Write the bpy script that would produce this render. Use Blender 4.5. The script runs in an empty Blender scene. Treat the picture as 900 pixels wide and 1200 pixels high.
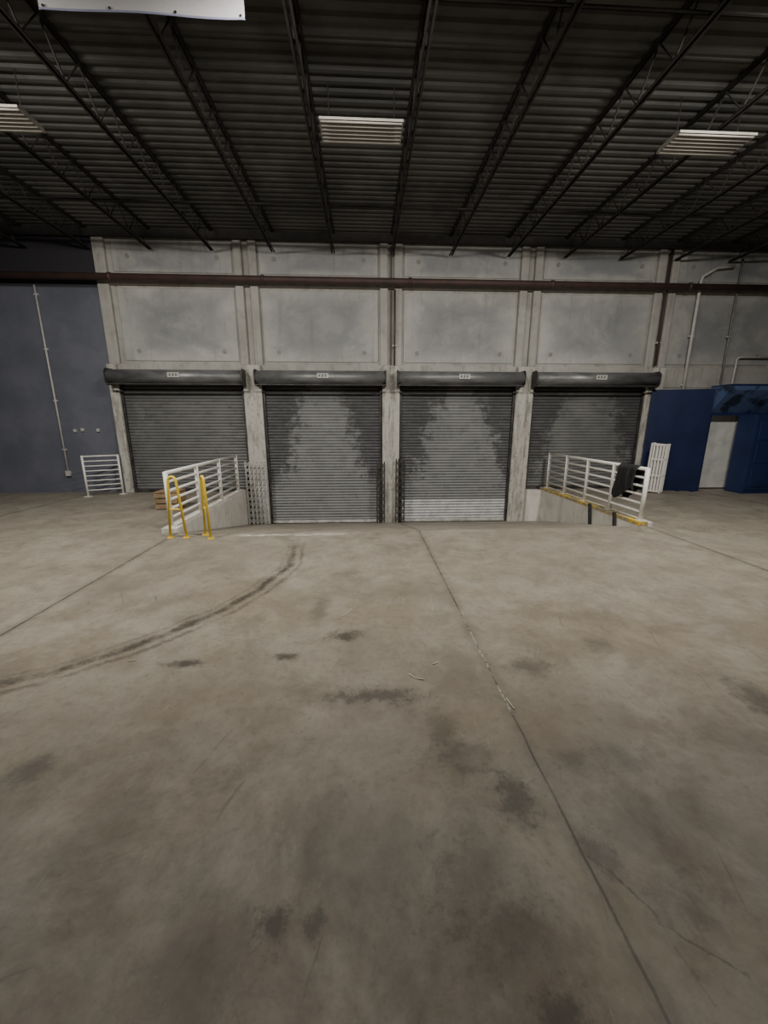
import bpy, bmesh, math, random
from mathutils import Vector, Matrix, Euler
random.seed(7)
S = bpy.context.scene; C = S.collection
F = 450.0; CH = 1.6
PITCH = 12.9; YAW = 2.8
RM = Euler((math.radians(90-PITCH), 0, math.radians(-YAW))).to_matrix()
CP = Vector((0, 0, CH))
def ray(px, py): return RM @ Vector(((px-450)/F, -(py-600)/F, -1))
def on_floor(px, py, z=0.0):
    d = ray(px, py); t = (z-CH)/d.z; return CP + d*t
ORG = {}
# ------------------------------------------------------------------ mesh helper
class MB:
    def __init__(s): s.v = []; s.f = []
    def box(s, x0, x1, y0, y1, z0, z1):
        n = len(s.v)
        s.v += [Vector(p) for p in ((x0,y0,z0),(x1,y0,z0),(x1,y1,z0),(x0,y1,z0),(x0,y0,z1),(x1,y0,z1),(x1,y1,z1),(x0,y1,z1))]
        s.f += [tuple(n+i for i in q) for q in ((0,3,2,1),(4,5,6,7),(0,1,5,4),(1,2,6,5),(2,3,7,6),(3,0,4,7))]
        return s
    def prism(s, prof, x0, x1):          # profile in (y, z), extruded along x
        n = len(s.v); k = len(prof)
        for x in (x0, x1): s.v += [Vector((x, p[0], p[1])) for p in prof]
        for i in range(k):
            j = (i+1) % k; s.f.append((n+i, n+j, n+k+j, n+k+i))
        s.f.append(tuple(n+i for i in reversed(range(k)))); s.f.append(tuple(n+k+i for i in range(k)))
        return s
    def tube(s, pts, r, sides=8, caps=True):
        pts = [Vector(p) for p in pts]; n = len(s.v); m = len(pts)
        for i, p in enumerate(pts):
            if i == 0: t = pts[1]-pts[0]
            elif i == m-1: t = pts[-1]-pts[-2]
            else: t = (pts[i]-pts[i-1]).normalized() + (pts[i+1]-pts[i]).normalized()
            t.normalize()
            a = Vector((0,0,1)) if abs(t.z) < .9 else Vector((1,0,0))
            if m > 2: a = Vector((0,1,0)) if abs(t.y) < .9 else Vector((1,0,0))
            u = t.cross(a).normalized(); w = t.cross(u).normalized()
            for k in range(sides):
                an = 2*math.pi*(k+.5)/sides
                s.v.append(p + u*math.cos(an)*r + w*math.sin(an)*r)
        for i in range(m-1):
            for k in range(sides):
                a = n+i*sides+k; b = n+i*sides+(k+1) % sides
                s.f.append((a, b, b+sides, a+sides))
        if caps:
            s.f.append(tuple(n+k for k in reversed(range(sides)))); s.f.append(tuple(n+(m-1)*sides+k for k in range(sides)))
        return s
    def grid(s, nx, ny, fn):
        n = len(s.v)
        for j in range(ny+1):
            for i in range(nx+1): s.v.append(Vector(fn(i/nx, j/ny)))
        for j in range(ny):
            for i in range(nx):
                a = n+j*(nx+1)+i; s.f.append((a, a+1, a+nx+2, a+nx+1))
        return s
    def build(s, name, mat, parent=None, origin=None, smooth=False, bevel=0.0, solid=0.0):
        o0 = ORG[parent.name] if parent else Vector(origin or (0,0,0))
        me = bpy.data.meshes.new(name)
        me.from_pydata([v-o0 for v in s.v], [], s.f); me.validate()
        bm = bmesh.new(); bm.from_mesh(me); bmesh.ops.recalc_face_normals(bm, faces=bm.faces); bm.to_mesh(me); bm.free()
        if smooth:
            for p in me.polygons: p.use_smooth = True
        me.materials.append(mat)
        o = bpy.data.objects.new(name, me); C.objects.link(o)
        if parent: o.parent = parent
        else: o.location = o0
        ORG[o.name] = o0
        if solid:
            md = o.modifiers.new('thick', 'SOLIDIFY'); md.thickness = solid
        if bevel:
            md = o.modifiers.new('bevel', 'BEVEL'); md.width = bevel; md.segments = 2; md.limit_method = 'ANGLE'
        return o
def tag(o, label=None, cat=None, group=None, kind=None):
    if label: o['label'] = label
    if cat: o['category'] = cat
    if group: o['group'] = group
    if kind: o['kind'] = kind
    return o
def thing(name, label, cat, loc=(0,0,0), group=None, kind=None):
    o = bpy.data.objects.new(name, None); C.objects.link(o); o.location = loc; o.empty_display_size = .1
    ORG[o.name] = Vector(loc); return tag(o, label, cat, group, kind)
def copy_tree(o, parent=None):
    c = o.copy(); C.objects.link(c)
    if parent: c.parent = parent
    for ch in list(o.children): copy_tree(ch, c)
    return c
# ------------------------------------------------------------------ material helper
class SN:
    def __init__(s, name):
        s.mat = bpy.data.materials.new(name); s.mat.use_nodes = True; s.nt = s.mat.node_tree
        s.b = s.nt.nodes['Principled BSDF']; s.pos = None
    def new(s, t): return s.nt.nodes.new(t)
    def put(s, sock, v):
        if isinstance(v, bpy.types.NodeSocket): s.nt.links.new(v, sock)
        elif isinstance(v, (tuple, list)) and len(v) == 3 and sock.type == 'RGBA': sock.default_value = (*v, 1)
        else: sock.default_value = v
    def m(s, op, a, b=0.0, clamp=False):
        n = s.new('ShaderNodeMath'); n.operation = op; n.use_clamp = clamp
        s.put(n.inputs[0], a); s.put(n.inputs[1], b); return n.outputs[0]
    def world(s):
        if not s.pos: s.pos = s.new('ShaderNodeNewGeometry').outputs['Position']
        return s.pos
    def obj(s): return s.new('ShaderNodeTexCoord').outputs['Object']
    def xyz(s, v):
        n = s.new('ShaderNodeSeparateXYZ'); s.put(n.inputs[0], v); return n.outputs
    def stretch(s, v, sc, loc=(0,0,0), rot=0.0):
        n = s.new('ShaderNodeMapping'); s.put(n.inputs['Vector'], v)
        if rot:
            r = s.new('ShaderNodeVectorRotate'); r.rotation_type = 'Z_AXIS'; s.put(r.inputs['Vector'], v); r.inputs['Angle'].default_value = rot
            s.nt.links.new(r.outputs[0], n.inputs['Vector'])
        n.inputs['Scale'].default_value = sc; n.inputs['Location'].default_value = loc; return n.outputs[0]
    def noise(s, v, scale, detail=5, rough=.6, dist=0):
        n = s.new('ShaderNodeTexNoise'); s.put(n.inputs['Vector'], v); n.inputs['Scale'].default_value = scale
        n.inputs['Detail'].default_value = detail; n.inputs['Roughness'].default_value = rough; n.inputs['Distortion'].default_value = dist
        return n.outputs[0]
    def rng(s, v, a, b, c=0.0, d=1.0):
        n = s.new('ShaderNodeMapRange'); n.interpolation_type = 'SMOOTHSTEP'
        s.put(n.inputs[0], v); s.put(n.inputs[1], a); s.put(n.inputs[2], b); s.put(n.inputs[3], c); s.put(n.inputs[4], d); return n.outputs[0]
    def mix(s, f, a, b, blend='MIX'):
        n = s.new('ShaderNodeMix'); n.data_type = 'RGBA'; n.blend_type = blend
        s.put(n.inputs[0], f); s.put(n.inputs[6], a); s.put(n.inputs[7], b); return n.outputs[2]
    def bump(s, h, strength=.3, dist=.01):
        n = s.new('ShaderNodeBump'); n.inputs['Strength'].default_value = strength; n.inputs['Distance'].default_value = dist
        s.put(n.inputs['Height'], h); s.nt.links.new(n.outputs[0], s.b.inputs['Normal'])
    def done(s, col, rough=.6, metal=0.0):
        s.put(s.b.inputs['Base Color'], col); s.put(s.b.inputs['Roughness'], rough); s.put(s.b.inputs['Metallic'], metal)
        return s.mat
def simple(name, c1, c2=None, rough=.6, metal=0.0, scale=6, bump=.1, stretch=(1,1,1), lo=.4, hi=.65):
    s = SN(name); c2 = c2 or tuple(x*.7 for x in c1)
    v = s.stretch(s.obj(), stretch); n = s.noise(v, scale)
    if bump: s.bump(n, bump)
    return s.done(s.mix(s.rng(n, lo, hi), c1, c2), rough, metal)

# ---- floor
def floor_mat():
    s = SN('stained_concrete_floor'); p = s.world(); x, y, z = s.xyz(p)
    big = s.noise(p, .55, 4, .55); mid = s.noise(p, 2.2, 10, .72, .25); fine = s.noise(p, 22, 7, .74); speck = s.noise(p, 70, 3, .6)
    blot = s.noise(s.stretch(p, (1,1,1), (7.3,2.1,0)), 1.5, 10, .73, .4)
    brn = s.noise(s.stretch(p, (1,1,1), (2.2,9.4,0)), .9, 8, .7, .3)
    col = s.mix(s.rng(mid, .32, .68), (.213,.191,.155), (.335,.308,.257))
    col = s.mix(s.rng(big, .36, .62, 0, .35), col, (.185,.163,.129))
    col = s.mix(s.m('MULTIPLY', s.rng(brn, .43, .63, 0, .55), s.rng(y, 5.2, 2.8)), col, (.195,.153,.10))
    col = s.mix(s.rng(blot, .48, .66, 0, .45), col, (.127,.108,.082))
    col = s.mix(s.rng(fine, .48, .72, 0, .45), col, (.11,.095,.074))
    col = s.mix(s.rng(speck, .62, .75, 0, .28), col, (.41,.375,.32))
    for rot, loc, lo, hi, st, c in ((.35,(1.3,4.4,0),.62,.70,.5,(.078,.067,.052)), (-.6,(8.3,.4,0),.64,.71,.5,(.082,.071,.054)), (1.2,(3.3,6.4,0),.64,.71,.5,(.082,.071,.054)), (.1,(5.3,1.4,0),.65,.71,.4,(.45,.42,.37)), (-1.1,(9.1,7.7,0),.66,.72,.4,(.43,.4,.35))):
        q = s.noise(s.stretch(p, (14,1.1,1), loc, rot), 1.3, 7, .7, .25)
        col = s.mix(s.rng(q, lo, hi, 0, st), col, c)
    # foreground shade painted into the slab colour, blotched with traffic dirt
    shade_grime = s.m('MULTIPLY', s.rng(y, 2.9, .7, 0, 1), s.rng(s.noise(p, 1.5, 11, .76, .4), .32, .64, .5, 1))
    col = s.mix(s.m('MULTIPLY', shade_grime, .76), col, (.058,.048,.036))
    wn = s.m('SUBTRACT', s.noise(p, 5, 4, .65), .5)
    wob = s.m('MULTIPLY', wn, .05)
    dis = s.m('MULTIPLY', s.m('SUBTRACT', s.noise(p, 11, 9, .82), .5), 4.6)
    blobs = [(335,770,.11,.05,.85),(405,745,.16,.085,.8),(215,778,.15,.05,.85),(605,935,.095,.16,.8),(35,903,.13,.095,.65),
             (322,1083,.065,.055,.9),(370,1085,.045,.045,.75),(440,815,.32,.08,.75),(735,890,.15,.11,.45),(890,820,.13,.2,.65),(540,885,.2,.13,.45),(670,890,.11,.085,.5),
             (660,1190,.10,.06,.9),(430,1000,.3,.2,.3),(800,1060,.13,.09,.55),(700,755,.15,.13,.45),(120,690,.5,.3,.2),(470,690,.5,.3,.2),(620,780,.19,.1,.55),
             (375,715,.09,.3,.4),(560,1030,.19,.19,.4),(230,1120,.2,.2,.4),(520,860,.1,.19,.45),(700,1000,.075,.11,.65),(590,1090,.23,.11,.4),(760,960,.3,.12,.3)]
    for px, py, rx, ry, st in blobs:
        c = on_floor(px, py)
        a = s.m('DIVIDE', s.m('SUBTRACT', x, c.x), rx); b = s.m('DIVIDE', s.m('SUBTRACT', y, c.y), ry)
        d = s.m('SQRT', s.m('ADD', s.m('MULTIPLY', a, a), s.m('MULTIPLY', b, b)))
        col = s.mix(s.rng(s.m('ADD', d, dis), 1.3, .15, 0, st), col, (.045,.038,.03))
    # tyre track, an arc out of the ramp
    A, B, D = on_floor(0,802), on_floor(225,730), on_floor(345,648)
    ax, ay, bx, by, cx, cy = A.x, A.y, B.x, B.y, D.x, D.y
    q = 2*(ax*(by-cy)+bx*(cy-ay)+cx*(ay-by))
    ux = ((ax*ax+ay*ay)*(by-cy)+(bx*bx+by*by)*(cy-ay)+(cx*cx+cy*cy)*(ay-by))/q
    uy = ((ax*ax+ay*ay)*(cx-bx)+(bx*bx+by*by)*(ax-cx)+(cx*cx+cy*cy)*(bx-ax))/q
    R = math.hypot(ax-ux, ay-uy)
    dx = s.m('SUBTRACT', x, ux); dy = s.m('SUBTRACT', y, uy)
    d = s.m('SUBTRACT', s.m('SQRT', s.m('ADD', s.m('MULTIPLY', dx, dx), s.m('MULTIPLY', dy, dy))), R)
    d = s.m('ADD', d, s.m('MULTIPLY', s.m('SUBTRACT', s.noise(p, 1.7, 4, .6), .5), .2))
    d = s.m('ADD', d, s.m('MULTIPLY', s.m('SUBTRACT', s.noise(p, 30, 6, .8), .5), .14))
    tn = s.rng(s.noise(p, 3.6, 10, .84), .38, .58, .2, 1)
    lim = s.m('MULTIPLY', s.rng(y, 5.3, 4.8), s.m('GREATER_THAN', x, ux))
    for off, w, st in ((0, .07, .9), (.115, .04, .6), (-.085, .03, .45)):
        k = s.rng(s.m('ABSOLUTE', s.m('SUBTRACT', d, off)), w, w*.1, 0, st)
        col = s.mix(s.m('MULTIPLY', s.m('MULTIPLY', k, tn), lim), col, (.044,.038,.03))
    # white scrape at the head of the ramp
    k = s.m('MULTIPLY', s.rng(s.m('ABSOLUTE', s.m('SUBTRACT', y, 5.54)), .08, .03), s.rng(s.noise(s.stretch(p,(2.5,14,1)), 2, 6, .75), .46, .58))
    k = s.m('MULTIPLY', k, s.m('MULTIPLY', s.rng(x, -2.1, -1.7), s.rng(x, -.1, -.6)))
    col = s.mix(s.m('MULTIPLY', k, .85), col, (.7,.68,.64))
    # hairline branching crack in the near right slab
    def seg(a, b, w, st, col):
        a = on_floor(*a); b = on_floor(*b); L = math.hypot(b.x-a.x, b.y-a.y); tx, ty = (b.x-a.x)/L, (b.y-a.y)/L
        rx = s.m('SUBTRACT', x, a.x); ry = s.m('SUBTRACT', y, a.y)
        al = s.m('ADD', s.m('MULTIPLY', rx, tx), s.m('MULTIPLY', ry, ty)); ac = s.m('SUBTRACT', s.m('MULTIPLY', ry, tx), s.m('MULTIPLY', rx, ty))
        k = s.rng(s.m('ABSOLUTE', s.m('ADD', ac, s.m('MULTIPLY', wn, .10))), w, w*.2, 0, st)
        k = s.m('MULTIPLY', k, s.m('MULTIPLY', s.m('GREATER_THAN', al, 0), s.m('LESS_THAN', al, L)))
        k = s.m('MULTIPLY', k, s.rng(s.noise(p, 16, 5, .8), .38, .58, .2, 1))
        return s.mix(k, col, (.04,.034,.027))
    col = seg((692,1000), (775,1082), .008, .75, col); col = seg((775,1082), (880,1150), .007, .6, col); col = seg((775,1082), (840,1180), .005, .4, col)
    # joints, edges chipped, one stretch of the middle joint pale with filler
    for jx, st, w in ((-2.84,1,.013),(.815,.9,.008),(4.49,.95,.012),(8.15,.7,.009),(-6.5,.7,.009)):
        jn = s.rng(s.noise(p, 4, 7, .8), .36, .6, .5, 1)
        off = s.m('ABSOLUTE', s.m('SUBTRACT', s.m('ADD', x, s.m('MULTIPLY', wob, .4)), jx))
        k = s.m('MULTIPLY', s.rng(off, w, w*.35, 0, st), jn)
        col = s.mix(k, col, (.03,.026,.02))
        k2 = s.m('MULTIPLY', s.rng(s.m('ABSOLUTE', s.m('SUBTRACT', s.m('ADD', x, wob), jx)), .08, .0, 0, .35), jn)
        col = s.mix(k2, col, (.07,.06,.046))
        if jx == .815:
            k3 = s.m('MULTIPLY', s.m('MULTIPLY', s.rng(off, .008, .003), s.rng(s.noise(p, 14, 6, .8), .45, .6)), s.m('MULTIPLY', s.rng(y, 1.75, 1.9), s.rng(y, 3.3, 2.5)))
            col = s.mix(s.m('MULTIPLY', k3, .7), col, (.5,.47,.41))
    s.bump(s.m('ADD', mid, s.m('MULTIPLY', fine, .3)), .08, .01)
    s.b.inputs['Specular IOR Level'].default_value = .32
    return s.done(col, s.rng(blot, .35, .68, .5, .72))
M = {}
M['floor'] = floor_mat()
def wall_mat(name, a, b, dark):
    s = SN(name); p = s.world(); x, y, z = s.xyz(p)
    n1 = s.noise(p, .9, 6, .62, .5); n2 = s.noise(p, 3.5, 8, .7); st = s.noise(s.stretch(p, (7,7,.45)), 1.2, 5, .62)
    col = s.mix(s.rng(n1, .32, .66), a, b)
    col = s.mix(s.rng(n2, .48, .72, 0, .42), col, dark)
    col = s.mix(s.rng(st, .51, .70, 0, .42), col, dark)
    s.bump(n2, .08, .01)
    return s.done(col, .85)
def panel_mat():
    s = SN('cloudy_concrete_panel'); p = s.world()
    g = s.new('ShaderNodeTexCoord').outputs['Generated']; gx, gy, gz = s.xyz(g)
    n1 = s.noise(p, .9, 6, .6, .3); n3 = s.noise(s.stretch(p, (1,1,1.1), (3.1,0,5.7)), .85, 9, .7, .3); n2 = s.noise(p, 4, 7, .66); st = s.noise(s.stretch(p, (6,6,.5)), 1.2, 6, .65)
    n5 = s.noise(s.stretch(p, (1,1,1), (9.1,0,2.7)), 1.4, 8, .68, .3)
    col = s.mix(s.rng(n1, .32, .66), (.36,.36,.342), (.46,.458,.435))
    ex = s.m('ABSOLUTE', s.m('SUBTRACT', gx, .5)); ez = s.m('ABSOLUTE', s.m('SUBTRACT', gz, .5))
    e = s.m('MAXIMUM', ex, ez)
    ctr = s.rng(s.m('ADD', e, s.m('MULTIPLY', s.m('SUBTRACT', n3, .5), 1.0)), .55, .22)
    col = s.mix(s.m('MULTIPLY', ctr, s.rng(n3, .34, .60, .4, .88)), col, (.2,.209,.225))
    col = s.mix(s.rng(n5, .54, .72, 0, .35), col, (.5,.498,.48))
    col = s.mix(s.rng(n2, .52, .74, 0, .32), col, (.2,.198,.188))
    col = s.mix(s.rng(st, .54, .72, 0, .36), col, (.185,.182,.17))
    s.bump(n2, .06, .01)
    return s.done(col, .8)
M['wall'] = wall_mat('bare_tilt_up_concrete', (.325,.316,.289), (.43,.42,.388), (.165,.157,.14))
M['panel'] = panel_mat()
M['curb'] = wall_mat('dirty_beige_curb_concrete', (.58,.555,.5), (.70,.675,.62), (.3,.28,.245))
def blue_mat():
    s = SN('slate_blue_block'); p = s.world(); x, y, z = s.xyz(p)
    n = s.noise(p, 1.5, 6, .6)
    col = s.mix(s.rng(n, .35, .7), (.105,.114,.147), (.138,.147,.183))
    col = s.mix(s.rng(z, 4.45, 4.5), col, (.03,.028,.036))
    br = s.new('ShaderNodeTexBrick'); cm = s.new('ShaderNodeCombineXYZ'); s.put(cm.inputs[0], x); s.put(cm.inputs[1], z)
    s.put(br.inputs['Vector'], cm.outputs[0]); br.inputs['Scale'].default_value = 1; br.inputs['Brick Width'].default_value = .4; br.inputs['Row Height'].default_value = .2
    br.inputs['Mortar Size'].default_value = .008; br.inputs['Color1'].default_value = br.inputs['Color2'].default_value = (1,1,1,1); br.inputs['Mortar'].default_value = (0,0,0,1)
    s.bump(br.outputs['Color'], .25, .006)
    return s.done(col, .7)
M['blue_wall'] = blue_mat()
M['dark_wall'] = simple('dim_side_wall', (.10,.10,.11), (.06,.06,.07), .9, scale=1)
def pillar_mat():
    s = SN('scuffed_white_paint'); p = s.world(); n = s.noise(s.stretch(p, (3,3,.8)), 2.6, 9, .74, .3); n2 = s.noise(p, 14, 5, .7)
    st = s.noise(s.stretch(p, (9,9,.5)), 1.5, 6, .7)
    col = s.mix(s.rng(n, .46, .64), (.48,.47,.43), (.27,.255,.225))
    col = s.mix(s.rng(n2, .54, .70, 0, .6), col, (.11,.10,.085))
    col = s.mix(s.rng(st, .52, .66, 0, .6), col, (.09,.083,.07))
    s.bump(n, .2, .01); return s.done(col, .8)
M['pillar'] = pillar_mat()
def curtain_mat(name, lo, hi, dark, stain_shade=1.0, e0=.42, slope=.40, off=0.0, seed=0.0):
    s = SN(name); o = s.obj(); lx, ly, lz = s.xyz(o); x, y, z = s.xyz(s.world())
    zq = s.m('MULTIPLY', s.m('FLOOR', s.m('DIVIDE', z, .07)), .07)
    cm = s.new('ShaderNodeCombineXYZ'); s.put(cm.inputs[0], s.m('MULTIPLY', x, 2.2)); s.put(cm.inputs[1], seed); s.put(cm.inputs[2], s.m('MULTIPLY', z, 2.0))
    n = s.noise(cm.outputs[0], 1.5, 11, .82)
    c2 = s.new('ShaderNodeCombineXYZ'); s.put(c2.inputs[0], s.m('MULTIPLY', x, 1.4)); s.put(c2.inputs[1], seed); s.put(c2.inputs[2], s.m('MULTIPLY', z, 13.0))
    nj = s.noise(c2.outputs[0], 1.7, 7, .8)
    c3 = s.new('ShaderNodeCombineXYZ'); s.put(c3.inputs[0], s.m('MULTIPLY', x, 1.5)); s.put(c3.inputs[1], seed+3); s.put(c3.inputs[2], s.m('MULTIPLY', zq, 11.0))
    hs = s.noise(c3.outputs[0], 1.3, 7, .75)
    n0 = s.noise(s.world(), 1.6, 6, .6)
    col = s.mix(s.rng(n0, .35, .7), lo, hi)
    col = s.mix(s.rng(hs, .46, .70, 0, .4), col, dark)
    if stain_shade:
        edge = s.m('ADD', s.m('MULTIPLY', s.m('SUBTRACT', 2.05, z), slope), e0)
        dd = s.m('ADD', s.m('SUBTRACT', s.m('ABSOLUTE', s.m('SUBTRACT', lx, off)), edge), s.m('MULTIPLY', s.m('SUBTRACT', n, .5), 2.7))
        dd = s.m('ADD', dd, s.m('MULTIPLY', s.m('SUBTRACT', nj, .5), 1.2))
        k = s.m('MULTIPLY', s.rng(dd, -.13, .14), s.rng(s.m('ADD', z, s.m('MULTIPLY', s.m('SUBTRACT', n, .5), 1.8)), -.1, .6))
        k = s.m('MULTIPLY', k, s.rng(hs, .35, .6, .78, 1))
        col = s.mix(s.m('MULTIPLY', k, .88*stain_shade), col, dark)
        col = s.mix(s.rng(z, 1.95, 2.35, 0, .55), col, dark)  # hood shadow painted into the top slats
    return s.done(col, s.rng(n0, .3, .7, .5, .65), .25)
dk = (.054,.054,.057)
CUR = [curtain_mat('grey_slats_even', (.15,.153,.15), (.18,.183,.18), dk, .5, 1.15, .1, .05, 3.3),
       curtain_mat('grey_slats_greasy', (.20,.205,.209), (.25,.255,.26), dk, 1, .50, .28, .0, 0),
       curtain_mat('grey_slats_greasy_mirrored', (.195,.20,.205), (.245,.25,.255), dk, 1, .54, .30, .08, 7.7),
       curtain_mat('grey_slats_dirty_sides', (.165,.168,.165), (.205,.209,.205), dk, .95, .68, .30, .05, 5.1)]
M['new_slats'] = simple('paler_replacement_slats', (.50,.51,.52), (.38,.39,.40), .5, .2, 5, 0)
M['hood'] = simple('rolled_hood_steel', (.21,.213,.215), (.135,.138,.14), .45, .4, 2.5, .04, (1,3,3))
M['guide'] = simple('dark_guide_steel', (.05,.05,.05), (.10,.09,.085), .5, .5, 8, .1)
M['light_steel'] = simple('worn_bright_steel', (.6,.6,.58), (.4,.39,.37), .5, .2, 9, .05)
M['deck'] = simple('dusty_roof_deck', (.11,.108,.105), (.064,.063,.061), .85, 0, .8, 0)
M['joist'] = simple('dark_primer_steel', (.024,.021,.02), (.034,.029,.026), .75, .1, 5, 0)
M['pipe'] = simple('rusty_red_pipe', (.075,.042,.034), (.05,.034,.03), .6, .1, 3, .1)
M['white'] = simple('chipped_white_paint', (.76,.75,.71), (.5,.47,.42), .5, 0, 7, .05, lo=.58, hi=.74)
M['offwhite'] = simple('offwhite_enamel', (.55,.54,.51), (.44,.43,.4), .5, 0, 4, 0)
M['fixture'] = simple('dull_beige_fixture', (.38,.365,.33), (.32,.305,.275), .6, 0, 4, 0)
M['sign'] = simple('dusty_sign_plate', (.5,.5,.48), (.4,.4,.38), .6, 0, 9, 0)
M['locker'] = simple('white_door_panel', (.74,.74,.71), (.6,.6,.58), .5, 0, 3, 0)
M['yellow'] = simple('safety_yellow', (.85,.62,.05), (.62,.43,.04), .5, 0, 8, .05, lo=.55, hi=.72)
M['worn_yellow'] = simple('worn_yellow_edge', (.62,.43,.05), (.3,.26,.18), .7, 0, 6, .1, lo=.45, hi=.55)
M['navy'] = simple('navy_board', (.009,.019,.072), (.006,.014,.052), .5, 0, 2, .03)
M['navy_mid'] = simple('royal_blue_board', (.014,.030,.10), (.010,.023,.078), .5, 0, 2, .03)
M['navy_print'] = simple('patterned_blue_board', (.07,.11,.23), (.018,.026,.05), .5, 0, 2.6, .05, lo=.5, hi=.62)
M['black'] = simple('black_fabric', (.012,.012,.014), (.02,.02,.022), .9, 0, 10, .2)
M['rubber'] = simple('black_rubber', (.015,.015,.015), (.03,.028,.026), .7, 0, 10, .1)
M['wood'] = simple('raw_pallet_wood', (.33,.23,.13), (.2,.14,.075), .8, 0, 4, .2, (1,8,8))
M['banner'] = simple('white_vinyl', (.82,.81,.83), (.77,.76,.80), .5, 0, 2, 0)
M['purple'] = simple('purple_print', (.28,.22,.5), (.35,.3,.55), .5, 0, 3, 0)
M['hem'] = simple('bluish_hem', (.42,.44,.62), (.36,.38,.55), .5, 0, 3, 0)
M['ink'] = simple('black_ink', (.02,.02,.02), None, .6, 0, 3, 0)
M['grey_plate'] = simple('grey_patch_mortar', (.26,.257,.24), (.21,.207,.19), .8, 0, 12, .2)
M['grey_gate'] = simple('galvanised_gate', (.54,.54,.52), (.38,.37,.35), .5, .1, 8, 0)
M['conduit_grey'] = simple('dull_grey_conduit', (.24,.235,.22), (.16,.155,.145), .6, .2, 5, 0)
M['paper'] = simple('pale_scrap', (.6,.56,.47), None, .8, 0, 5, 0)
M['reflector'] = simple('grey_reflector', (.2,.19,.17), (.16,.152,.138), .5, 0, 4, 0)
def emit(name, col, st, base=(.55,.53,.49)):
    s = SN(name); s.b.inputs['Emission Color'].default_value = (*col, 1); s.b.inputs['Emission Strength'].default_value = st
    return s.done(base, .5)
M['tube_off'] = emit('unlit_tube_added_glow', (1,.9,.76), .012, (.46,.44,.395))  # unlit tubes, given a faint added glow to lift their tone
M['added_tube_on'] = emit('added_lit_tube', (1,.95,.86), 5)

# ------------------------------------------------------------------ setting
P = [-5.72, -2.55, .62, 3.79, 6.96, 10.13]
XL, XR, YB = -12.0, 14.0, -8.0
RX0, RX1, RY, RZ = -2.84, 4.35, 5.68, -.83
DZ = 5.60; JB = 5.19; WE = -5.71
f = MB()
for x0, x1, y0, y1 in ((XL, XR, YB, RY), (XL, RX0, RY, 9.5), (RX1, XR, RY, 9.5)):
    f.grid(1, 1, lambda u, v: (x0+(x1-x0)*u, y0+(y1-y0)*v, 0))
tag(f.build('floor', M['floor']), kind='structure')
r = MB().prism([(RY,0),(9.5,RZ-.02),(9.5,RZ-.25),(RY,-.25)], RX0, RX1)
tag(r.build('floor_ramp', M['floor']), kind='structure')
for side, x0, x1 in (('left', RX0-.24, RX0), ('right', RX1, RX1+.24)):
    w = MB().box(x0, x1, RY+.05, 9.3, -1.0, .07).build('wall_ramp_'+side, M['curb'], bevel=.01)
    tag(w, kind='structure')
    if side == 'right':
        MB().box(x0-.004, x0+.15, RY+.046, 9.28, .015, .075).build('painted_edge', M['worn_yellow'], w)
# deck
prof = []; y = YB
while y < 9.6:
    prof += [(y, DZ), (y+.05, DZ), (y+.075, DZ+.028), (y+.125, DZ+.028)]; y += .15
n = len(prof); d = MB(); d.v = [Vector((XL, a, b)) for a, b in prof]+[Vector((XR, a, b)) for a, b in prof]
d.f = [(i, i+1, n+i+1, n+i) for i in range(n-1)]
tag(d.build('ceiling', M['deck']), kind='structure')
# rear wall
wb = MB().box(WE, XR, 9.5, 9.7, -1.1, 5.7)
wb.box(WE, XR, 9.42, 9.5, 2.45, 2.93).box(WE, XR, 9.43, 9.5, 4.54, 4.74).box(7.2, XR, 9.42, 9.5, 0, 2.45)
for i, p in enumerate(P):
    if i: wb.box(p-.25, p-.07, 9.41, 9.5, 2.9, 5.5)
    wb.box(p+.07 if i else WE, p+.25, 9.41, 9.5, 2.9, 5.5)
WB = wb.build('wall_back', M['wall'], bevel=.025); tag(WB, kind='structure')
tag(MB().box(4.0, 4.59, 9.2, 9.49, -1, 0).build('trim_8', M['curb']), kind='structure')
for i in range(len(P)-1):
    a, b = P[i]+(.36 if i == 0 else .29), P[i+1]-.29
    MB().box(a, b, 9.475, 9.52, 2.99, 4.49).build('concrete_panel', M['panel'], WB, bevel=.022)
    MB().box(a, b, 9.475, 9.52, 4.80, 5.42).build('concrete_panel', M['panel'], WB, bevel=.022)
    for ax in (a+.32, b-.32):
        for az in (3.2, 5.1):
            an = MB().tube([(ax, 9.470, az), (ax, 9.48, az)], .05, 14).build('anchor_recess', M['grey_plate'], WB)
MB().box(.612, .630, 9.45, 9.52, 2.9, 5.4).build('panel_joint', M['ink'], WB)
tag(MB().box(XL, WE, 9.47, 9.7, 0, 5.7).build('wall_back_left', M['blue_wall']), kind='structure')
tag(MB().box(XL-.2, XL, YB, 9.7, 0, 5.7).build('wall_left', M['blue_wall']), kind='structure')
tag(MB().box(XR, XR+.2, YB, 9.7, 0, 5.7).build('wall_right', M['dark_wall']), kind='structure')
tag(MB().box(XL, XR, YB-.2, YB, 0, 5.7).build('wall_front', M['dark_wall']), kind='structure')
tag(MB().box(XL, XR, 9.34, 9.40, 5.42, 5.432).box(XL, XR, 9.39, 9.40, 5.42, 5.6).build('trim_1', M['joist']), kind='structure')
for i, p in enumerate(P[:5]):
    z0 = RZ-.02 if i in (1,2,3) else 0
    c = MB().box(p-.205 if i else WE, p+.205, 9.3, 9.5, z0, 2.9)
    tag(c.build('trim_%d' % (i+2), M['pillar'], bevel=.015), kind='structure')

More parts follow.
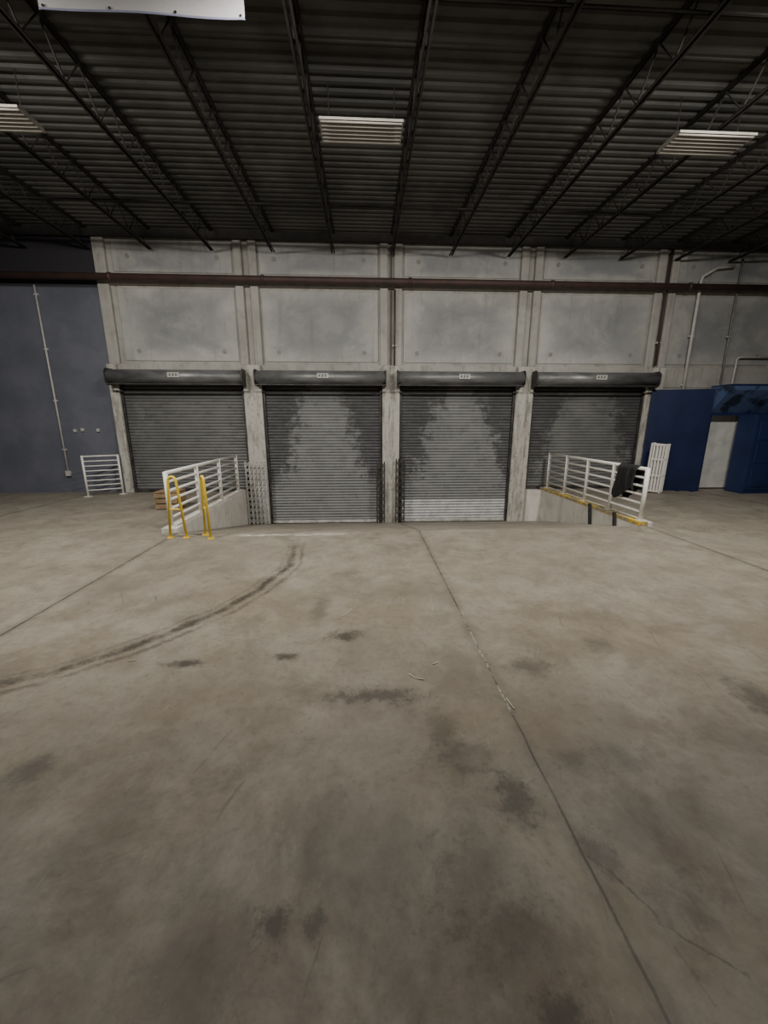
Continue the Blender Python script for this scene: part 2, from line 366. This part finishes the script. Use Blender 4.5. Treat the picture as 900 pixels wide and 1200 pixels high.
# ------------------------------------------------------------------ roller doors
desc = ['grey roller shutter beside the dark blue wall, leftmost of the four', 'grey roller shutter at the ramp foot, left of the middle pillar',
        'grey roller shutter at the ramp foot with a paler band of bottom slats', 'grey roller shutter beside the navy panel, rightmost of the four']
def curtain(x0, x1, z0, z1, yc=9.43):
    m = MB(); k = int(round((z1-z0)/.07)); pt = []
    for i in range(k):
        for fr in (0, .12, .38, .62, .88):
            pt.append((yc-.02*math.sin(math.pi*fr)**.7 if fr else yc, z0+(z1-z0)*(i+fr)/k))
    pt.append((yc, z1)); n = len(pt)
    m.v = [Vector((x0, a, b)) for a, b in pt]+[Vector((x1, a, b)) for a, b in pt]
    m.f = [(i, n+i, n+i+1, i+1) for i in range(n-1)]
    return m
hp = [(9.3, 2.46), (9.2, 2.455)]
for k in range(17):
    a = math.radians(-75+150*k/16); hp.append((9.17-.175*math.cos(a), 2.615+.155*math.sin(a)))
hp += [(9.2, 2.775), (9.3, 2.775)]
for i in range(4):
    cx = (P[i]+P[i+1])/2; z0 = RZ+.02 if i in (1,2) else .005
    t = thing('door_%d' % (i+1), desc[i], 'roller door', (cx, 9.43, z0), None, 'structure')
    hw = 1.38
    zc = z0+.06 if i != 2 else -.25
    curtain(cx-hw+.01, cx+hw-.01, zc, 2.52).build('curtain', CUR[i], t)
    if i == 2: curtain(cx-hw+.01, cx+hw-.01, z0+.06, -.25).build('lower_slats', M['new_slats'], t)
    MB().box(cx-hw+.02, cx+hw-.02, 9.39, 9.445, z0, z0+.065).build('bottom_bar', M['light_steel'] if i in (1,2) else M['guide'], t, bevel=.006)
    for sx in (-1, 1):
        a = cx+sx*hw; g = MB().box(min(a, a-sx*.05), max(a, a-sx*.05), 9.36, 9.40, z0, 2.45).box(min(a, a-sx*.015), max(a, a-sx*.015), 9.36, 9.48, z0, 2.45)
        g.build('guide_rail', M['guide'], t)
    h = MB().prism(hp, cx-1.44, cx+1.44).build('hood', M['hood'], t)
    for k2, pl in enumerate(h.data.polygons): pl.use_smooth = len(pl.vertices) == 4
    MB().box(cx-1.44, cx+1.44, 8.985, 9.05, 2.44, 2.46).build('hood_lip', M['guide'], t, bevel=.004)
    for sx in (-1, 1):
        a = cx+sx*1.44
        MB().prism([(9.3,2.43),(9.05,2.43),(8.98,2.50),(8.975,2.72),(9.06,2.785),(9.3,2.79)], min(a, a+sx*.016), max(a, a+sx*.016)).build('end_plate', M['guide'], t)
    sgx = cx+(.05 if i else .0)
    sg = MB().box(sgx-.125, sgx+.125, 8.982, 8.992, 2.59, 2.69).build('number_sign', M['sign'], t)
    L = MB()
    for k in (-1, 0, 1):
        bx = sgx+k*.068
        L.box(bx-.02, bx-.008, 8.979, 8.982, 2.61, 2.67).box(bx-.008, bx+.02, 8.979, 8.982, 2.656, 2.67).box(bx-.008, bx+.018, 8.979, 8.982, 2.63, 2.641)
    L.build('lettering', M['ink'], sg)

# ------------------------------------------------------------------ roof joists and bridging
def joist():
    t = thing('roof_joist', 'x', 'roof joist')
    for nm, z in (('top_chord', DZ-.035), ('bottom_chord', JB)):
        e = 0 if nm == 'bottom_chord' else .025
        MB().box(-.040, -.012, YB+.1, 9.38, z+e, z+e+.008).box(-.020, -.012, YB+.1, 9.38, z, z+.033).box(.012, .040, YB+.1, 9.38, z+e, z+e+.008).box(.012, .020, YB+.1, 9.38, z, z+.033).build(nm, M['joist'], t)
    pts = []; y = YB+.1; up = True
    while y < 9.35:
        pts.append((0, y, DZ-.02 if up else JB+.02)); up = not up; y += .28
    MB().tube(pts, .0125, 5).build('web', M['joist'], t)
    return t
J0 = joist(); ordn = ['first','second','third','fourth','fifth','sixth','seventh','eighth']
for k in range(-7, 8):
    o = J0 if k == -7 else copy_tree(J0)
    o.location.x = .64+1.28*k
    if k >= 0: o['label'] = 'dark open-web steel roof joist, %s to the right of the middle light fixture' % ordn[k]
    else: o['label'] = 'dark open-web steel roof joist, %s to the left of the middle light fixture' % ordn[-k-1]
    o['group'] = 'roof joists'
for y, lab in ((4.25, 'thin dark bridging bar across the joists above the white banner'), (7.6, 'thin dark bridging bar across the joists between light fixtures and rear wall')):
    b = MB().box(XL+.1, XR-.1, y-.015, y+.015, JB+.034, JB+.042).box(XL+.1, XR-.1, y+.008, y+.015, JB+.034, JB+.067)
    tag(b.build('bridging_bar', M['joist'], origin=(0, y, JB+.034)), lab, 'bridging bar', 'bridging bars')

# ------------------------------------------------------------------ strip lights
def fixture(tube, hm):
    t = thing('strip_light', 'x', 'light fixture')
    MB().prism([(-.2,.004),(-.2,.03),(-.14,.055),(.14,.055),(.2,.03),(.2,.004),(.192,.004),(.192,.025),(-.192,.025),(-.192,.004)], -.5, .5).build('housing', hm, t)
    MB().box(-.485, .485, -.19, .19, .020, .0245).build('reflector', M['reflector'], t)
    for sx in (-1, 1):
        MB().box(min(sx*.5, sx*.488), max(sx*.5, sx*.488), -.192, .192, .004, .03).build('end_cap', hm, t)
    for k in range(6):
        y = -.162+k*.065
        MB().tube([(-.485, y, .010), (.485, y, .010)], .016, 8).build('tube', tube, t, smooth=True)
    for sx in (-1, 1):
        MB().tube([(sx*.4, 0, .055), (sx*.4, 0, .51)], .006, 6).build('hanger', M['joist'], t)
    return t
FZ = 5.10
fx = fixture(M['tube_off'], M['fixture'])
for k, (x, lab) in enumerate(((0, 'unlit strip light fixture in the middle of the ceiling'), (-4.40, 'unlit strip light fixture cut by the left edge of the frame'), (4.42, 'unlit strip light fixture over the right rail'))):
    o = fx if k == 0 else copy_tree(fx)
    o.location = (x, 5.67, FZ); o['label'] = lab; o['group'] = 'strip lights'
fl = fixture(M['added_tube_on'], M['offwhite'])  # unseen lit row, added just out of frame to light floor and wall
WATT = 178
for k, (x, y) in enumerate(((0,3.6), (-4.40,3.6), (4.42,3.6))):
    o = fl if k == 0 else copy_tree(fl)
    o.location = (x, y, FZ); o['group'] = 'added lit strip lights'
    o['label'] = 'added lit strip light fixture out of view above the frame, ' + ['middle one of its row', 'left one of its row', 'right one of its row'][k]
    ld = bpy.data.lights.new('added_lamp', 'AREA'); ld.shape = 'RECTANGLE'; ld.size = 1.0; ld.size_y = .36; ld.energy = WATT*(1 if k == 0 else .48); ld.color = (1, .95, .87)
    lo = bpy.data.objects.new('added_lamp', ld); C.objects.link(lo); lo.parent = o; lo.location = (0, 0, -.10); lo.rotation_euler.x = math.radians(24)

# ------------------------------------------------------------------ banner
t = thing('banner', 'white vinyl banner with purple print hanging from the roof joists', 'banner', (-1.85, 4.17, 4.97))
fn = lambda u, v: (-2.66+1.68*u, 4.17+.008*math.sin(u*9)*(1-v), 4.952+.005*math.sin(u*math.pi*2)+.215*v)
MB().grid(36, 8, fn).build('sheet', M['banner'], t, smooth=True)
MB().grid(36, 1, lambda u, v: (lambda q: (q[0], q[1]-.004, q[2]))(fn(.30+.5*u, .56+.34*v))).build('printed_band', M['purple'], t, smooth=True)
MB().grid(36, 1, lambda u, v: (lambda q: (q[0], q[1]-.003, q[2]))(fn(u, .07*v))).build('hem', M['hem'], t, smooth=True)
for u in (.02, .34, .66, .98):
    q = fn(u, .13); MB().tube([(q[0], q[1]-.006, q[2]), (q[0], q[1]+.006, q[2])], .009, 10).build('grommet', M['guide'], t)
for u in (.02, .5, .98):
    q = fn(u, .97); MB().tube([(q[0], q[1], q[2]), (q[0], q[1]+.06, JB+.04)], .005, 5).build('tie', M['black'], t)

# ------------------------------------------------------------------ pipes
t = thing('sprinkler_pipe', 'rusty red pipe running across the rear wall above the doors', 'pipe', (0, 9.22, 4.6))
MB().tube([(XL+.05, 9.24, 4.62), (XR-.05, 9.24, 4.62)], .07, 14).build('pipe', M['pipe'], t, smooth=True)
for x in P + [-9]:
    MB().tube([(x+.4, 9.24, 4.62), (x+.4, 9.43, 4.62)], .02, 8).build('bracket', M['joist'], t)
    MB().tube([(x+.37, 9.24, 4.62), (x+.43, 9.24, 4.62)], .085, 14).build('collar', M['pipe'], t, smooth=True)
def vpipe(name, x, z0, z1, r, m, lab, y=9.36, box=None, bend=None):
    t = thing(name, lab, 'pipe', (x, y, z0))
    pts = [(x, y, z0), (x, y, z1)]
    if bend: pts += [(x+.03, y, z1+.08)] + [(a, y, b) for a, b in bend]
    MB().tube(pts, r, 10).build('pipe', m, t, smooth=True)
    k = z0+.5
    while k < z1-.1:
        MB().box(x-r-.025, x+r+.025, y-r*.2, y+r+.008, k, k+.035).build('clamp', M['grey_gate'], t); k += 1.1
    if box: MB().box(x-.05, x+.05, y-.04, y+.025, z0-.1, z0+.02).build('junction_box', M['offwhite'], t, bevel=.005)
    return t
vpipe('conduit', -7.03, .5, 4.5, .018, M['offwhite'], 'thin white conduit running down the dark blue wall', 9.44, True)
vpipe('drain_pipe', .70, 2.83, 4.5, .02, M['pipe'], 'thin dark pipe down the middle pilaster between the two ramp doors', 9.37)
vpipe('drain_pipe', 6.93, 2.95, 5.4, .025, M['pipe'], 'dark pipe on the pilaster beside the rightmost shutter', 9.365)
vpipe('conduit', 7.72, 2.0, 4.80, .033, M['offwhite'], 'white pipe on the rear wall, bent right near its top', 9.375, None, [(8.05, 5.06), (8.45, 5.10)])
vpipe('conduit', 8.64, 2.0, 5.4, .02, M['conduit_grey'], 'thin grey conduit on the rear wall above the pale doorway', 9.38)
t = thing('conduit', 'short white conduit bent sideways at the right end of the rear wall', 'pipe', (9.0, 9.39, 2.5))
MB().tube([(8.95, 9.39, 2.0), (8.95, 9.39, 3.1), (9.0, 9.39, 3.16), (10.2, 9.39, 3.16)], .02, 8).build('pipe', M['offwhite'], t, smooth=True)
for x, z, nm in ((-6.72, 1.45, 'switch_box'), (-6.55, 1.47, 'switch_box'), (-6.2, 1.46, 'switch_box')):
    bx = MB().box(x-.03, x+.03, 9.43, 9.47, z-.035, z+.035).build(nm, M['offwhite'], origin=(x, 9.47, z), bevel=.006)
    tag(bx, {-6.72:'small pale switch box nearest the white conduit on the blue wall', -6.55:'small pale switch box, middle of three on the blue wall', -6.2:'small pale switch box nearest the leftmost shutter on blue wall'}[x], 'switch box', 'switch boxes')

# ------------------------------------------------------------------ rails
def rail(name, lab, A, B, posts, bars, h, mat=M['white'], rp=.034, rt=.03, rb=.021):
    A, B = Vector(A), Vector(B); t = thing(name, lab, 'guard rail', A)
    for i in range(posts):
        p = A.lerp(B, i/(posts-1))
        po = MB().tube([p, p+Vector((0,0,h))], rp, 10).build('post', mat, t, smooth=True)
        MB().box(p.x-.06, p.x+.06, p.y-.06, p.y+.06, p.z, p.z+.012).build('foot_plate', mat, po)
    for k in range(bars):
        z = h-.02-(h-.16)*k/(bars-1); r = rt if k == 0 else rb
        off = Vector((0,0,z)); MB().tube([A+off, B+off], r, 8).build('rail_bar', mat, t, smooth=True)
    return t
XRR = 4.47
rail('guard_rail', 'long white pipe rail on the concrete curb right of the ramp', (XRR, 5.86, .07), (XRR, 9.15, .07), 5, 6, .85)
rail('guard_rail', 'white pipe rail on the curb left of the ramp, behind the yellow hoops', (-2.96, 5.82, .07), (-2.96, 9.0, .07), 4, 6, .84)
rail('guard_rail', 'short white rail by the blue wall left of the leftmost shutter', (-6.25, 8.85, 0), (-5.68, 9.18, 0), 2, 8, .92, M['white'], .022, .018, .013)

# yellow hoops
def stand(lab, x, y, rz):
    t = thing('yellow_hoop', lab, 'safety hoop', group='yellow hoops')
    pts = [(-.115,0,.01), (-.055,0,.82)]
    for k in range(1, 8):
        a = math.pi*(1-k/8); pts.append((.055*math.cos(a), 0, .82+.065*math.sin(a)))
    pts += [(.055,0,.82), (.115,0,.01)]
    MB().tube(pts, .018, 10).build('hoop', M['yellow'], t, smooth=True)
    MB().tube([(-.08, 0, .42), (.08, 0, .42)], .012, 8).build('crossbar', M['yellow'], t)
    for sx in (-1, 1): MB().box(sx*.115-.035, sx*.115+.035, -.04, .04, 0, .012).build('foot_plate', M['yellow'], t)
    t.location = (x, y, 0); t.rotation_euler = (0, 0, rz)
stand('yellow pipe hoop at the near end of the left rail', -2.70, 5.46, .0)
stand('yellow pipe hoop at the mouth of the ramp, right of its twin', -2.29, 5.48, -.9)

# scissor gates
def gate(lab, x0, x1, y, h, mat, n, r=.008, cells=9):
    t = thing('folding_gate', lab, 'folding gate', ((x0+x1)/2, y, RZ+.07))
    zb = RZ+.07
    xs = [x0+(x1-x0)*i/(n-1) for i in range(n)]
    for x in xs: MB().box(x-.013, x+.013, y-.012, y+.012, zb, zb+h).build('upright', mat, t)
    L = MB()
    for i in range(n-1):
        for k in range(cells):
            a, b = zb+h*k/cells, zb+h*(k+1)/cells
            L.tube([(xs[i], y-.018, a), (xs[i+1], y-.018, b)], r, 4); L.tube([(xs[i], y+.018, b), (xs[i+1], y+.018, a)], r, 4)
    L.build('lattice', mat, t)
    for x in (x0, x1): MB().tube([(x-.012, y, zb-.02), (x+.012, y, zb-.02)], .025, 10).build('caster', M['rubber'], t)
gate('light grey folded scissor gate in the left corner of the ramp foot', -2.80, -2.34, 9.14, 1.5, M['grey_gate'], 6, .010, 11)
gate('dark folded scissor gate on the left side of the middle pillar', .28, .46, 9.20, 1.48, M['guide'], 4)
gate('dark folded scissor gate on the right side of the middle pillar', .74, .94, 9.20, 1.55, M['guide'], 4)

# black bumpers on the right curb
for y, lab in ((7.0, 'black rubber bumper on the right curb, farther from the rail end'), (6.25, 'black rubber bumper on the right curb below the black jacket')):
    b = MB().prism([(y-.05,-.30),(y+.01,-.30),(y+.09,.11),(y+.03,.11)], RX1-.05, RX1-.006)
    tag(b.build('bumper', M['rubber'], origin=(RX1-.03, y, -.3), bevel=.01), lab, 'bumper', 'curb bumpers')

# black jacket draped over the right rail
def cl(u, v):
    y = 6.02+.46*u; q = (v-.42)
    ww = .02*math.sin(u*17+v*3)+.012*math.sin(u*31)
    if abs(q) < .06: a = q/.06*math.pi/2; return (XRR+.055*math.sin(a), y, .905+.05*math.cos(a)-.008)
    s = 1 if q > 0 else -1; dn = (abs(q)-.06)*(.9 if s > 0 else 1.25)*(1-.25*math.sin(u*5+.6))
    return (XRR+s*(.06+abs(ww)+.05*dn), y+.05*math.sin(dn*9+u*4)*dn*2, .905-dn)
MBc = MB().grid(26, 34, cl)
tag(MBc.build('jacket', M['black'], origin=(XRR, 6.25, .5), smooth=True, solid=.012), 'black jacket draped over the near end of the right rail', 'jacket')

# low slatted crate behind the left rail
cx0, cx1, cy0, cy1, chh = -4.0, -3.58, 7.35, 7.75, .33
t = thing('wooden_crate', 'small low raw wood crate on the floor behind the left rail', 'crate', ((cx0+cx1)/2, (cy0+cy1)/2, 0))
for k in range(3):
    z = .02+k*.105
    MB().box(cx0, cx1, cy0, cy0+.016, z, z+.085).box(cx0, cx1, cy1-.016, cy1, z, z+.085).box(cx0, cx0+.016, cy0+.016, cy1-.016, z, z+.085).box(cx1-.016, cx1, cy0+.016, cy1-.016, z, z+.085).build('side_slat', M['wood'], t, bevel=.003)
for x in (cx0+.016, cx1-.056):
    for y in (cy0+.016, cy1-.056): MB().box(x, x+.04, y, y+.04, 0, chh).build('corner_post', M['wood'], t)
MB().box(cx0+.016, cx1-.016, cy0+.016, cy1-.016, .02, .035).build('base_board', M['wood'], t)
for k in range(3): MB().box(cx0+k*.142, cx0+.134+k*.142, cy0-.01, cy1+.01, chh, chh+.016).build('lid_board', M['wood'], t, bevel=.003)

# white barrier panels leaning by the navy panel
def barrier():
    t = thing('barrier_panel', 'x', 'barrier panel', group='white barrier panels')
    for x in (-.16, .16): MB().box(x-.015, x+.015, -.012, .012, 0, 1.15).build('stile', M['white'], t)
    for z in (.03, .4, .78, 1.12): MB().box(-.16, .16, -.012, .012, z-.015, z+.015).build('cross_rail', M['white'], t)
    for k in range(4): MB().box(-.105+k*.07-.018, -.105+k*.07+.018, -.006, .006, .04, 1.11).build('slat', M['white'], t)
    return t
b0 = barrier()
for k, lab in enumerate(('white slatted barrier panel leaning by the navy panel, front of three', 'white slatted barrier panel, middle of three by the navy panel', 'white slatted barrier panel, rear of three beside the navy panel')):
    o = b0 if k == 0 else copy_tree(b0)
    o['label'] = lab; o.location = (6.78+k*.09, 8.68+.07*k, .02); o.rotation_euler = (math.radians(-8), math.radians(5), math.radians(-12))

# navy panel, blue doorway with canopy, white door, cabinet
t = thing('navy_panel', 'tall navy blue board standing beside the rightmost shutter', 'partition')
MB().box(0, 1.28, -.02, .02, 0, 2.39).build('board', M['navy'], t, bevel=.004)
for x in (.1, .6, 1.19): MB().box(x, x+.08, .02, .06, 0, 2.30).build('stud', M['navy'], t)
for x in (.8, 1.1): MB().box(x, x+.06, -.12, .08, -.0, .03).build('foot', M['navy'], t)
t.location = (6.83, 9.21, 0); t.rotation_euler.z = math.radians(-16)
t = thing('blue_doorway', 'blue doorway frame with a patterned canopy above the pale white door', 'doorway', (9.2, 9.0, 0))
MB().prism([(8.96,1.86),(9.05,1.86),(9.05,2.44),(8.56,2.44),(8.56,2.34)], 8.13, 10.4).build('patterned_canopy', M['navy_print'], t, bevel=.006)
MB().box(8.13, 10.4, 8.54, 9.05, 2.44, 2.47).build('top_rail', M['navy_mid'], t, bevel=.005)
MB().box(8.13, 10.4, 8.95, 9.04, 1.80, 1.86).build('lintel', M['navy_mid'], t, bevel=.005)
MB().box(8.13, 8.19, 8.95, 9.04, 0, 1.80).build('jamb', M['navy_mid'], t, bevel=.005)
MB().box(9.40, 10.4, 8.97, 9.04, 0, 1.80).build('side_board', M['navy_mid'], t, bevel=.005)
t = thing('white_door', 'plain pale white door recessed between the navy panel and blue cabinet', 'door', (8.9, 9.2, 0))
MB().box(8.16, 9.62, 9.21, 9.25, .03, 1.84).build('leaf', M['locker'], t, bevel=.006)
t = thing('blue_cabinet', 'navy cabinet with panelled doors at the right edge of the frame', 'cabinet', (9.1, 8.75, 0))
MB().box(8.84, 10.06, 8.5, 8.94, 0, 1.8).build('body', M['navy_mid'], t, bevel=.006)
for x in (8.86, 9.46):
    dd = MB().box(x, x+.58, 8.482, 8.5, .08, 1.76).build('door', M['navy_mid'], t, bevel=.004)
    for z in (.16, .72, 1.24): MB().box(x+.09, x+.49, 8.466, 8.484, z, z+.44).build('raised_panel', M['navy_mid'], dd, bevel=.01)

# floor scraps
for px, py, L, an, lab in ((405,720,.2,1.0,'pale splinter on the floor right of the tyre track'), (487,795,.11,-.6,'pale curved scrap on the floor left of the middle joint'),
        (510,778,.04,.4,'small pale scrap on the floor above the curved scrap'), (155,775,.04,.2,'small pale chip beside the tyre track'), (598,825,.09,1.75,'pale strip caught in the middle floor joint')):
    c = on_floor(px, py); m = MB(); pts = []
    cv = .5 if px in (487,) else .06
    for i in range(7):
        q = i/6-.5; pts.append((c.x+math.cos(an)*L*q-math.sin(an)*cv*L*(q*q), c.y+math.sin(an)*L*q+math.cos(an)*cv*L*q*q, .003+.004*abs(q)))
    tag(m.tube(pts, .003, 5).build('floor_scrap', M['paper'], origin=(c.x, c.y, 0)), lab, 'scrap', 'floor scraps')

# ------------------------------------------------------------------ world, camera
w = bpy.data.worlds.new('World'); S.world = w; w.use_nodes = True
w.node_tree.nodes['Background'].inputs[0].default_value = (.6,.6,.65,1); w.node_tree.nodes['Background'].inputs[1].default_value = .05
cd = bpy.data.cameras.new('Camera'); cam = bpy.data.objects.new('Camera', cd); C.objects.link(cam)
cam.location = CP; cam.rotation_euler = (math.radians(90-PITCH), 0, math.radians(-YAW))
cd.sensor_fit = 'AUTO'; cd.sensor_width = 36; cd.lens = F/1200*36; cd.clip_start = .05
S.camera = cam
